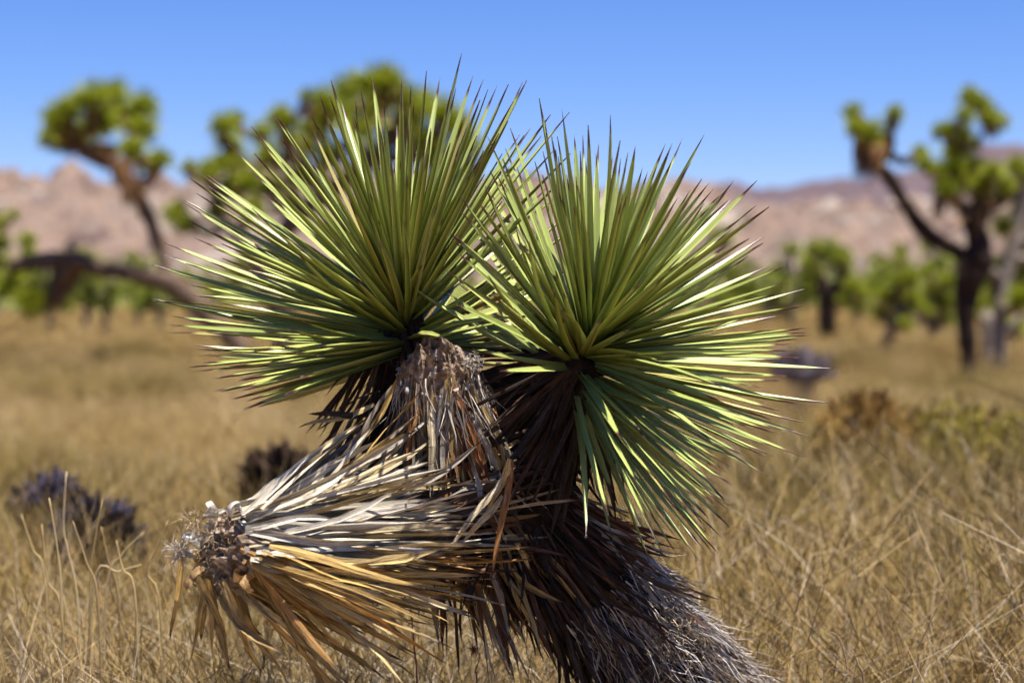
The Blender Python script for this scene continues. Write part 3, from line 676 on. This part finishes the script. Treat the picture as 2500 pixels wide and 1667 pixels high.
# dead branch on the left: leaves spring from its broken end and run back toward the fork
def pal_left(s, o):
    if s < .45: return GREYS+BROWN+STRAW[2:3]  # darker toward the fork: shade there is put into the colour
    if o.z > .35: return STRAW[:3]+STRAW[:2]+[(.70,.61,.46)]
    if o.z > -.2: return STRAW+[(.56,.48,.36)]
    return ORANGE[:1]+ORANGE[2:3]+ORANGE[1:2]+STRAW[1:]
def left_leaf(base_px, tip_px, depth0, ddepth, W, pal, roll=0.0, nrm=None, boost=1.6):
    b = P(base_px[0], base_px[1], D0+depth0); t = P(tip_px[0], tip_px[1], D0+depth0+ddepth); d = t-b
    addrec(b, d.normalized(), nrm if nrm is not None else Vector((r.gauss(0, .3), -.75, r.gauss(.5, .3))).normalized(), d.length, W, pal, r, roll, boost=boost)
# traced leaves: upper pale set fanning up to the right
for bx, by, tx, ty in [(575,1262,905,1030), (590,1250,860,1060), (600,1262,950,1075), (560,1270,1000,1100), (600,1275,1010,1120), (610,1270,1080,1108), (590,1285,1050,1150), (620,1285,1120,1160),
    (640,1290,1110,1190), (620,1300,1150,1185), (600,1305,1165,1215), (650,1310,1080,1235), (640,1315,1190,1240), (600,1325,1100,1262), (560,1318,1160,1290), (640,1335,1180,1300), (620,1340,1100,1330),
    (600,1345,1170,1345), (640,1350,1120,1372), (600,1355,1060,1385), (580,1240,790,1105), (600,1245,880,1085), (700,1200,960,1010), (740,1180,950,960), (720,1190,1010,1040), (780,1190,1040,1080), (640,1245,905,985), (700,1215,930,960), (760,1180,962,940), (820,1130,985,925), (850,1100,1000,950), (760,1200,985,1000), (800,1190,1010,985), (880,1120,1020,930), (840,1160,1040,1010), (900,1140,1060,1000)]:
    neck = by < 1225
    left_leaf((bx+r.uniform(-12, 12), by+r.uniform(-8, 8)), (tx, ty), r.uniform(-.215, -.17) if not neck else r.uniform(-.12, -.08), r.uniform(.06, .15) if not neck else r.uniform(.02, .07),
        r.uniform(.008, .014) if not neck else r.uniform(.005, .008), STRAW[:3]+[(.68,.62,.52)] if not neck else GREYS+STRAW[2:]+BROWN[:1], r.gauss(0, .4), boost=4)
# lower straw and orange set fanning down to the right, and hanging leaves
for bx, by, tx, ty in [(600,1400,870,1590), (610,1390,900,1560), (600,1405,820,1600), (590,1410,740,1640), (580,1415,780,1560), (560,1415,700,1650), (540,1420,640,1660), (530,1420,650,1560), (515,1410,600,1640),
    (500,1400,560,1630), (505,1420,523,1690), (497,1410,500,1680), (495,1400,540,1600), (620,1375,980,1545), (640,1370,1005,1520), (640,1360,940,1500), (650,1365,880,1480), (630,1380,1010,1470), (600,1380,860,1520),
    (630,1340,860,1450), (560,1400,800,1520), (490,1380,515,1530), (680,1350,960,1440), (600,1370,740,1520), (570,1395,690,1590), (550,1405,760,1610), (660,1340,1040,1425), (700,1350,1060,1450)]:
    left_leaf((bx+r.uniform(-8, 8), by+r.uniform(-8, 8)), (tx, ty), r.uniform(-.22, -.17), r.uniform(-.02, .10), r.uniform(.008, .013), ORANGE[:1]+ORANGE[2:3]+STRAW[1:]+STRAW[2:], r.gauss(0, .5), boost=4)
thatch(BL, 460, .25, .97, (.13,.24), (.005,.010), (R(3), R(20)), pal_left, r, grav=.10)
thatch(BL, 90, .78, 1.0, (.16,.26), (.007,.011), (R(12), R(50)), ORANGE[:3]+STRAW[2:]+STRAW[2:], r, grav=.35, sector=(-UPV, .1))
thatch(BL, 130, .0, .45, (.09,.16), (.005,.009), (R(3), R(18)), lambda s, o: GREYS[1:2]+BROWN+DARK_SHADE if o.z > 0 else DARK_SHADE, r, grav=.05)  # fork end and underside carry painted shade
# broken upright branch: hanging fibrous leaves
thatch(BS, 330, .35, .93, (.09,.19), (.006,.012), (R(3), R(22)), lambda s, o: STRAW[1:]+GREYS[:1]+ORANGE+BROWN[1:2] if o.dot(LEFT) < .75 else GREYS+BROWN, r, grav=.2)
thatch(BS, 260, .0, .55, (.10,.18), (.005,.010), (R(5), R(30)), GREYS+BROWN+STRAW[2:], r, grav=.3)
# neck below the two green heads
thatch(BR, 560, .1, .97, (.10,.19), (.006,.011), (R(8), R(48)), [(.016,.008,.006), (.024,.011,.008), (.045,.015,.008), (.012,.008,.007)], r, grav=.3)  # near-black tones: shade below the head painted into the leaves
thatch(BK, 280, .1, .80, (.12,.20), (.006,.010), (R(8), R(45)), DARK_SHADE, r, grav=.2)
# trunk: long dead leaves, spiky along its underside
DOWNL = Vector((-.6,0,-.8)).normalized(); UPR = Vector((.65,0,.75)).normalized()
thatch(TR, 950, .56, 1.0, (.09,.16), (.006,.010), (R(2), R(11)), lambda s, o: (GREYS+BROWN if o.dot(UPR) > .75 else DARK_SHADE), r, grav=.1)  # worn grey on the lit upper edge, painted shade elsewhere
thatch(TR, 150, .52, 1.0, (.09,.15), (.007,.010), (R(14), R(34)), DARK_SHADE+BROWN[:1], r, grav=.15, sector=(DOWNL, .15))
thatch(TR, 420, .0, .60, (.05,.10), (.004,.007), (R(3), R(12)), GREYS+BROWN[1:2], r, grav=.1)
# a few stray leaves
for (bx, by, tx, ty, pal) in [(925,950,770,1040, DARK_SHADE), (915,990,725,1040, STRAW[2:]), (900,1010,750,1020, DARK_SHADE), (880,1040,830,1085, DARK_SHADE), (1245,1120,1190,1260, STRAW[2:3]), (1225,1160,1110,1350, STRAW[1:3]), (1250,1120,1200,1420, ORANGE[1:2]),
        (885,1065,745,1165, DARK_SHADE), (925,1275,920,1380, GREYS), (1225,1210,1130,1330, STRAW[:2]), (905,1400,930,1520, GREYS), (460,1340,395,1560, STRAW[2:])]:
    left_leaf((bx, by), (tx, ty), -.06 if bx < 1000 else -.10, r.uniform(-.02, .02), .009, pal, .3, boost=3)

DRYREC.sort(key=lambda q: -q[3]); NPART = 290
for m, v, col, sc in DRYREC[:NPART]:
    o = link('dry_leaf', DRY_ME[v], plant); o.matrix_basis = m; o.color = col
mb = MB()
for m, v, col, sc in DRYREC[NPART:]: bake(mb, DRY[v], m, col)
mb.build('dry_leaf_thatch', M['dryn'], plant, kind='stuff')

# --- fine fibres: fur of the old trunk, hair of the broken ends
def fibres(name, S, n, s0, s1, Lr, w, mat, curl, r, lift=(.0, .012), sector=None, fl=(.02, .25)):
    mb = MB()
    for i in range(n):
        s = s0+(s1-s0)*r.random(); p, rad, ax = at_path(S, s)
        o = ax.orthogonal().normalized(); o = Matrix.Rotation(r.uniform(0, 6.283), 3, ax) @ o
        if sector is not None and o.dot(sector[0]) < sector[1]: continue
        f = r.uniform(*fl); d = (-ax*math.cos(f)+o*math.sin(f)+Vector((r.gauss(0, .12), r.gauss(0, .12), r.gauss(0, .12)))).normalized(); L = r.uniform(*Lr)
        b = p+o*(rad+r.uniform(*lift)); pts = [b]
        for k in range(4):
            d = (d+Vector((r.gauss(0, curl), r.gauss(0, curl), r.gauss(0, curl)))-o*.05).normalized(); pts.append(pts[-1]+d*L/4)
        strip(mb, pts, w*r.uniform(.6, 1.5))
    return mb.build(name, mat, plant, kind='stuff')
fibres('bark_fibre', TR, 7000, .22, .60, (.020,.075), .0016, M['fibre'], .18, r, sector=(UPR, -.75))
fibres('bark_fibre', BS, 650, .45, .90, (.03,.09), .0014, M['fibre'], .16, r, fl=(.02, .3))
def fuzz(centre, ext, n, Lr, w, r, mat, curl=.6, name='fibre_tuft', out=None):
    mb = MB()
    for i in range(n):
        o = Vector((r.gauss(0, 1), r.gauss(0, 1), r.gauss(0, 1))).normalized()
        if out is not None and o.dot(out) < -.1: o = -o
        b = centre+Vector((o.x*ext[0], o.y*ext[1], o.z*ext[2]))*r.uniform(.5, 1); d = o.copy(); L = r.uniform(*Lr); pts = [b]
        for k in range(5):
            d = (d+Vector((r.gauss(0, curl), r.gauss(0, curl), r.gauss(0, curl)-.1))).normalized(); pts.append(pts[-1]+d*L/5)
        strip(mb, pts, w*r.uniform(.6, 1.4))
    return mb.build(name, mat, plant, kind='stuff')
END = Vector((-.60,-.76,.22)).normalized()
fuzz(P(555,1333,D0-.185), (.028,.02,.036), 330, (.010,.026), .0011, r, M['fuzz'], out=END)
fuzz(P(468,1268,D0-.19), (.012,.012,.012), 130, (.010,.028), .0010, r, M['fuzz'])
fuzz(P(438,1345,D0-.17), (.008,.008,.008), 130, (.010,.03), .0010, r, M['fibre'])
fuzz(P(560,1400,D0-.185), (.020,.02,.015), 300, (.010,.026), .0010, r, M['fuzz'])
fuzz(P(1070,900,D0-.02), (.040,.035,.014), 420, (.008,.026), .0012, r, M['fibre'], out=Vector((0,-.3,.9)))
fuzz(P(1155,885,D0-.05), (.008,.008,.008), 160, (.006,.016), .0012, r, M['fibre'])
fuzz(P(1620,1560,D0+.02), (.05,.03,.05), 900, (.008,.022), .0014, r, M['fuzz'])
# curled pale leaf bases round both broken ends, each a part
def curl(base, axis, out, rad, w, turns, col, r):
    mb = MB(); a = out.normalized(); ax = axis.normalized(); c = base+a*rad; V = []; F = []; n = 9
    t = ax.cross(a)
    for i in range(n+1):
        th = turns*2*math.pi*i/n; rr = rad*(1-.35*i/n); p = c-a*math.cos(th)*rr+t*math.sin(th)*rr
        ww = w*(.6+.5*math.sin(math.pi*min(1, i/n+.15)))
        V += [p-ax*ww*.5, p+ax*ww*.5]
    for i in range(n): F.append((2*i, 2*i+1, 2*i+3, 2*i+2))
    U = [(j % 2, (j//2)/n*.8) for j in range(len(V))]
    mb.add([tuple(v) for v in V], F, U); o = mb.build('curled_leaf_base', M['dry1'], plant, smooth=True); o.color = col; return o
for i in range(34):
    a = r.uniform(0, 2*math.pi); m = frame(END, UPV); o = m @ Vector((math.cos(a), 0, math.sin(a)))
    b = P(556,1334,D0-.185)+o*.044*r.uniform(.72, 1.05)+END*r.uniform(-.022, .012)
    k = r.uniform(.7, 1.0); col = (.82*k, .76*k, .66*k, 1) if o.z > -.3 else (.62*k, .38*k, .15*k, 1)
    curl(b, (m @ Vector((-math.sin(a), r.gauss(0, .5), math.cos(a)))).normalized(), (o*r.uniform(.1, .9)+END*r.uniform(.2, .9)), r.uniform(.004, .016), r.uniform(.006, .019), r.uniform(.2, .8), col, r)
for i in range(26):      # bleached leaf bases bending back over the rim
    a = r.uniform(-.5, math.pi+.5); m = frame(END, UPV); o = m @ Vector((math.cos(a), 0, math.sin(a)))
    b = P(556,1334,D0-.185)+o*.042+END*r.uniform(-.005, .012); d = (-END*.7+Vector((1,.1,0))*.8+o*r.uniform(.1, .6)+Vector((0,0,r.uniform(-.3,.2)))).normalized()
    mbx = MB(); bake(mbx, DRY[(i*3) % len(DRY)], leaf_mat(b, d, o, r.uniform(.10, .20), r.uniform(.008, .013), r.gauss(0, .5)))
    ob = mbx.build('bleached_leaf', M['dry1'], plant); k = r.uniform(.75, 1.0); ob.color = (.80*k, .73*k, .60*k, 1)
for i in range(16):
    a = 2*math.pi*i/16+r.uniform(-.1, .1); N = Vector((-.05,-.62,.78)).normalized(); m = frame(N, Vector((0,1,.4))); o = m @ Vector((math.cos(a), 0, math.sin(a)))
    b = P(1070,900,D0-.028)+o*.044-N*r.uniform(0, .012); k = r.uniform(.6, 1.0)
    curl(b, (m @ Vector((-math.sin(a), 0, math.cos(a)))), (o*.7+N*.1), r.uniform(.003, .006), r.uniform(.006, .012), r.uniform(.3, .6), (.62*k, .58*k, .55*k, 1), r)

# --- the two green heads
def rosette(stem, axis, face, tips, nfill, thmax, Lr, W, seed, nobj, fillcond=None):
    """stem: function(angle 0..1) -> base point; tips: (x, y, sign) in picture columns, sign<0 = toward camera"""
    r = random.Random(seed); axis = axis.normalized(); face = face.normalized(); rec = []
    for tip in tips:
        x, y = tip[0], tip[1]; sg = tip[2] if len(tip) > 2 else (1 if r.random() < .4 else -1)
        L = r.uniform(*Lr); b = stem(.5)
        for it in range(4):
            _, _, db = proj(b); q = P(x, y, db); pr = (q-b).length
            dy = math.sqrt(max(0, L*L-pr*pr))*sg*(1 if pr < L*.93 else .5)
            t = P(x, y, db+dy); d = (t-b); th = d.normalized().angle(axis); b = stem(min(1, th/R(115)))
        nrm = face-d.normalized()*face.dot(d.normalized())
        if nrm.length < .2: nrm = nrm+UPV*.3
        o = d.normalized()
        rec.append((b+o*.010, o, nrm.normalized(), (t-b).length*1.05-.010, r.uniform(*W)*(.66 if o.z < -.3 else 1), r.randrange(len(GREEN)) if r.random() < .45 else r.choice((0, 1, 2)), 9+(t-b).length))
    tries = 0
    while nfill > 0 and tries < 20000:
        tries += 1
        u = r.random(); th = thmax*(u**.62); ph = r.uniform(0, 6.283)
        o0 = axis.orthogonal().normalized(); o0 = Matrix.Rotation(ph, 3, axis) @ o0
        d = (axis*math.cos(th)+o0*math.sin(th)).normalized()
        if fillcond and not fillcond(d, r): continue
        L = (r.uniform(Lr[0]*.55, Lr[0]*.80) if r.random() < .35 else r.uniform(Lr[0]*.76, Lr[1]*.89))*(1 if th > R(12) else .8); b = stem(min(1, th/R(115)))
        nrm = face-d*face.dot(d)
        if nrm.length < .2: nrm = nrm+UPV*.3
        rec.append((b+d*.010, d, nrm.normalized(), L, r.uniform(*W)*(.85 if th < R(15) else 1), r.randrange(len(GREEN)) if r.random() < .6 else r.choice((0, 1, 2)), 1+d.dot(CAMV)*L*3)); nfill -= 1
    rec.sort(key=lambda q: -q[6])
    root = link('leaf_rosette', None, plant); mb = MB()
    for i, (b, d, n, L, W_, v, s) in enumerate(rec):
        m = leaf_mat(b, d, n, L, W_, r.gauss(0, .28))
        if i < nobj: o = link('leaf', GREEN_ME[v], root); o.matrix_basis = m
        else: bake(mb, GREEN[v], m, green_leaf.col)
    mb.build('leaf_mass', M['green'], root, kind='stuff')

def conv(lst, ox, oy, k, sg=None): return [(ox+p[0]*k, oy+p[1]*k, *( (p[2],) if len(p) > 2 else (() if sg is None else (sg,)))) for p in lst]
K2 = .38265
left_tips = conv([(0,1345), (60,1270), (75,1230), (150,1060), (165,1030), (210,895), (215,810), (290,740), (330,735), (445,585), (630,455), (770,405), (965,390), (1000,295), (1110,270), (1150,275),
    (1265,240), (1330,145), (1510,145), (1685,120), (1735,150), (1895,30), (1940,150), (1980,180), (2050,250), (2100,215), (2185,225), (2165,300), (2310,200), (2356,262), (0,1555), (90,1500),
    (200,1328), (260,1415), (265,1130), (275,880), (350,855), (2285,460), (2350,510), (2520,370), (2420,400), (2540,640), (2440,620), (2470,820)], 400, 150, K2)
left_tips += conv([(1590,320), (1525,250), (1835,260), (440,1160), (630,640), (640,810), (710,650), (785,535), (910,515), (955,620), (1395,460), (1400,570), (1450,660), (1850,660), (1600,590), (1230,370),
    (1075,390), (1030,430), (960,930), (820,1070), (1190,945), (1110,1180), (1310,980), (1440,1140), (1615,1125), (1725,960), (2020,690), (2095,800), (1880,400), (1165,1360), (750,1420), (510,1080), (590,1280), (370,1080),
    (2160,440), (2070,500), (1950,300), (690,1225), (860,1180), (1040,1010), (1560,720), (1680,620)], 400, 150, K2, -1)
left_tips += conv([(110,62), (150,95), (340,98), (365,175), (295,245), (265,262), (330,343), (400,375), (470,378), (550,397), (360,318), (690,145), (600,150), (545,120), (500,250), (560,215), (450,290), (620,330), (700,300), (580,285)], 350, 750, .585)
K6 = .5422
low = left_tips[-20:]
left_tips += [(x+random.Random(i).uniform(-10, 90), y+random.Random(i+50).uniform(-22, 16)) for i, (x, y) in enumerate([(t[0], t[1]) for t in low*2])]
right_tips = conv([(185,250), (265,250), (300,155), (365,125), (392,40), (465,200), (515,90), (613,185), (638,225), (665,215), (738,220), (788,160), (800,300), (938,285), (1038,200), (1058,310),
    (1105,380), (1165,490), (1235,468), (1355,500), (1370,630), (1335,685), (1480,762), (1470,822), (1550,852), (1525,898), (1550,1035), (1585,1052), (1510,1083), (1515,1125), (1665,1195), (1475,1308),
    (1635,1390), (1570,1475), (1555,1568), (1515,1365), (1380,1515), (1460,1240), (1540,1440)], 1100, 250, K6)
right_tips += conv([(235,310), (475,290), (525,420), (575,480), (673,385), (908,380), (1010,475), (1060,490), (1178,558), (1260,625), (1390,808), (1410,1008), (1480,1098), (1335,1147), (1370,1240), (980,1125), (1190,1138),
    (1235,880), (885,600), (1225,945), (625,885), (675,980), (1080,735), (840,795), (950,800), (790,1030), (960,1030), (390,960), (740,300), (1330,1280), (1230,1400), (1300,1430)], 1100, 250, K6, -1)
right_tips += conv([(2000,175), (2005,338), (1895,320), (1775,325), (1750,435), (1815,515), (1700,515), (1740,740), (1630,720), (1635,828), (1495,755), (1455,835), (1600,485), (1500,495), (1320,600), (1190,700),
    (1660,600), (1560,640), (1420,660), (1380,500)], 1000, 1000, .4253)
k5 = right_tips[-20:]
right_tips += [(x+random.Random(i+9).uniform(-40, 15), y+random.Random(i+70).uniform(-40, 14)) for i, (x, y) in enumerate([(t[0], t[1]) for t in k5*2])]
right_tips += conv([(1085,555), (1290,120), (1200,110)], 1000, 1000, .4253, -1)
right_tips += conv([(70,490), (100,520), (90,455), (175,470), (40,600), (150,640), (20,760), (0,850), (200,700), (330,620), (130,560), (60,700), (110,900), (200,900)], 1100, 250, K6, -1)
right_tips += [(1235,560,1), (1180,620,1), (1150,560,1), (1130,700,1), (1190,870,-1), (1230,905,-1)]

def mkstem(a, b):
    a = Vector(a); b = Vector(b)
    return lambda t: b.lerp(a, max(0, min(1, t)))
rosette(mkstem(P(1008,895,D0+.085), P(972,690,D0+.065)), Vector((-.10,-.12,1)), Vector((-.05,-.45,1)), left_tips, 175, R(110), (.285,.312), (.0080,.0126), 101, 140,
        lambda d, r: not (d.z < -.05 and d.x > -.2 and d.y < .1) and d.z > -.16 and not (d.y < -.30 and d.z < .62 and r.random() < .9))
rosette(mkstem(P(1380,945,D0+.01), P(1468,785,D0-.03)), Vector((.46,-.28,.74)), Vector((.30,-.62,.70)), right_tips, 150, R(112), (.275,.305), (.0080,.0130), 202, 155,
        lambda d, r: not (d.x < -.15 and d.z < .38) and not (d.x < .1 and d.z < .05) and not (d.z < -.25 and d.x < .12) and not (d.x < -.3 and d.y < -.05 and d.z < .75 and r.random() < .8))

# ------------------------------------------------------------------ single dry stalks that stand out of the grass
def stalk(label, pts, rad, mat, head=None, group=None, name='dry_stalk'):
    wp = [P(x, y, D) for x, y, D in pts]; dv = wp[0]-wp[1]; k0 = min(1.0, .35*wp[0].z/max(.01, math.hypot(dv.x, dv.y)) if dv.z >= -.01 else wp[0].z/max(.02, -dv.z)*.6)
    base = Vector((wp[0].x+max(-.12, min(.12, dv.x*k0)), wp[0].y+max(-.12, min(.12, dv.y*k0)), 0)); root = empty(name, tuple(base), label, 'dry stalk', group)
    md = base.lerp(wp[0], .55)+Vector(((wp[0].x-base.x)*.12, 0, 0))
    sp = smooth_path([(*base, rad*1.2), (*md, rad*1.1)]+[(*p, rad*(1-.75*i/len(wp))) for i, p in enumerate(wp)], 20)
    mb = MB(); tube(mb, [q[:3] for q in sp], [q[3] for q in sp], 5, .2, 60); mb.build('stem', mat, root, smooth=True)
    if head:
        hb = MB()
        for k in range(head[1]):
            o = Vector((rnd.gauss(0, 1), rnd.gauss(0, 1), rnd.gauss(0, 1))).normalized(); p = wp[-1]
            strip(hb, [p, p+o*head[0]*.6, p+o*head[0]+Vector((0,0,-head[0]*.2))], .003)
        hb.build('seed_head', mat, root)
m_red = m_ramp('reddish_stem', [(0, (.14,.045,.03)), (1, (.22,.09,.05))], .7, 60, .3, bump=0)
stalk('dark reddish dry stalk crossing below the dead branch', [(1018,1680,2.36), (1012,1590,2.36), (1004,1500,2.36), (995,1440,2.37)], .0014, m_red)
stalk('thin dark stalk with a small dried flower head under the trunk', [(1165,1690,2.4), (1160,1640,2.4), (1172,1600,2.4), (1155,1585,2.4)], .0010, m_red, (.008, 24))
GL = 'pale dry stalks rising above the grass at the lower left'
for i, pts in enumerate([[(190,1480,2.9), (165,1340,2.9), (155,1280,2.9), (162,1150,2.9)], [(150,1470,2.8), (140,1340,2.8), (120,1215,2.8)], [(110,1420,2.9), (80,1340,2.9), (52,1255,2.9)], [(240,1480,2.7), (210,1370,2.7), (178,1272,2.7)],
        [(220,1440,2.8), (230,1330,2.8), (250,1218,2.8)], [(290,1480,2.8), (265,1370,2.8), (247,1285,2.8)], [(330,1460,2.75), (300,1390,2.75), (284,1318,2.75)], [(260,1440,2.9), (300,1350,2.9), (352,1298,2.9)], [(230,1420,2.8), (290,1395,2.8), (345,1378,2.8)],
        [(150,1500,2.8), (115,1415,2.8), (102,1278,2.8)], [(390,1480,2.8), (360,1400,2.8), (385,1330,2.8), (410,1270,2.8)]]):
    stalk(['tallest pale dry stalk, nearly upright, lower left', 'pale stalk just left of the tallest one, bent at the top', 'leftmost pale stalk leaning left over the grass', 'pale stalk leaning left in front of the dark violet shrub',
           'slim pale stalk leaning right across the dark violet shrub', 'pale stalk right of the one leaning across the violet shrub', 'short pale stalk at the right foot of the violet shrub', 'pale stalk leaning far right beside the violet shrub',
           'almost flat pale stalk lying right above the lower left grass', 'pale stalk leaning left between the leftmost and the tallest', 'bent pale stalk near the fuzzy tip of the dead branch'][i], pts, .0018, m_pale, group=GL)
for i, (pts, lab) in enumerate([([(2060,1690,2.6), (2070,1640,2.6), (2050,1560,2.6), (2020,1540,2.6)], 'pale stalk at the bottom edge right of the trunk'), ([(2110,1690,2.6), (2095,1620,2.6), (2082,1588,2.6)], 'short pale stalk beside the bent one at the bottom edge'),
        ([(2230,1700,2.6), (2240,1650,2.6), (2247,1600,2.6)], 'upright whitish stalk at the bottom right edge'), ([(2440,1700,2.5), (2430,1660,2.5), (2420,1618,2.5)], 'pointed pale blade at the far bottom right corner')]):
    stalk(lab, pts, .0016, m_stem)
print('objects', len(bpy.data.objects), 'tris', sum(len(o.data.loop_triangles) if False else len(o.data.polygons)*2 for o in bpy.data.objects if o.type == 'MESH'))
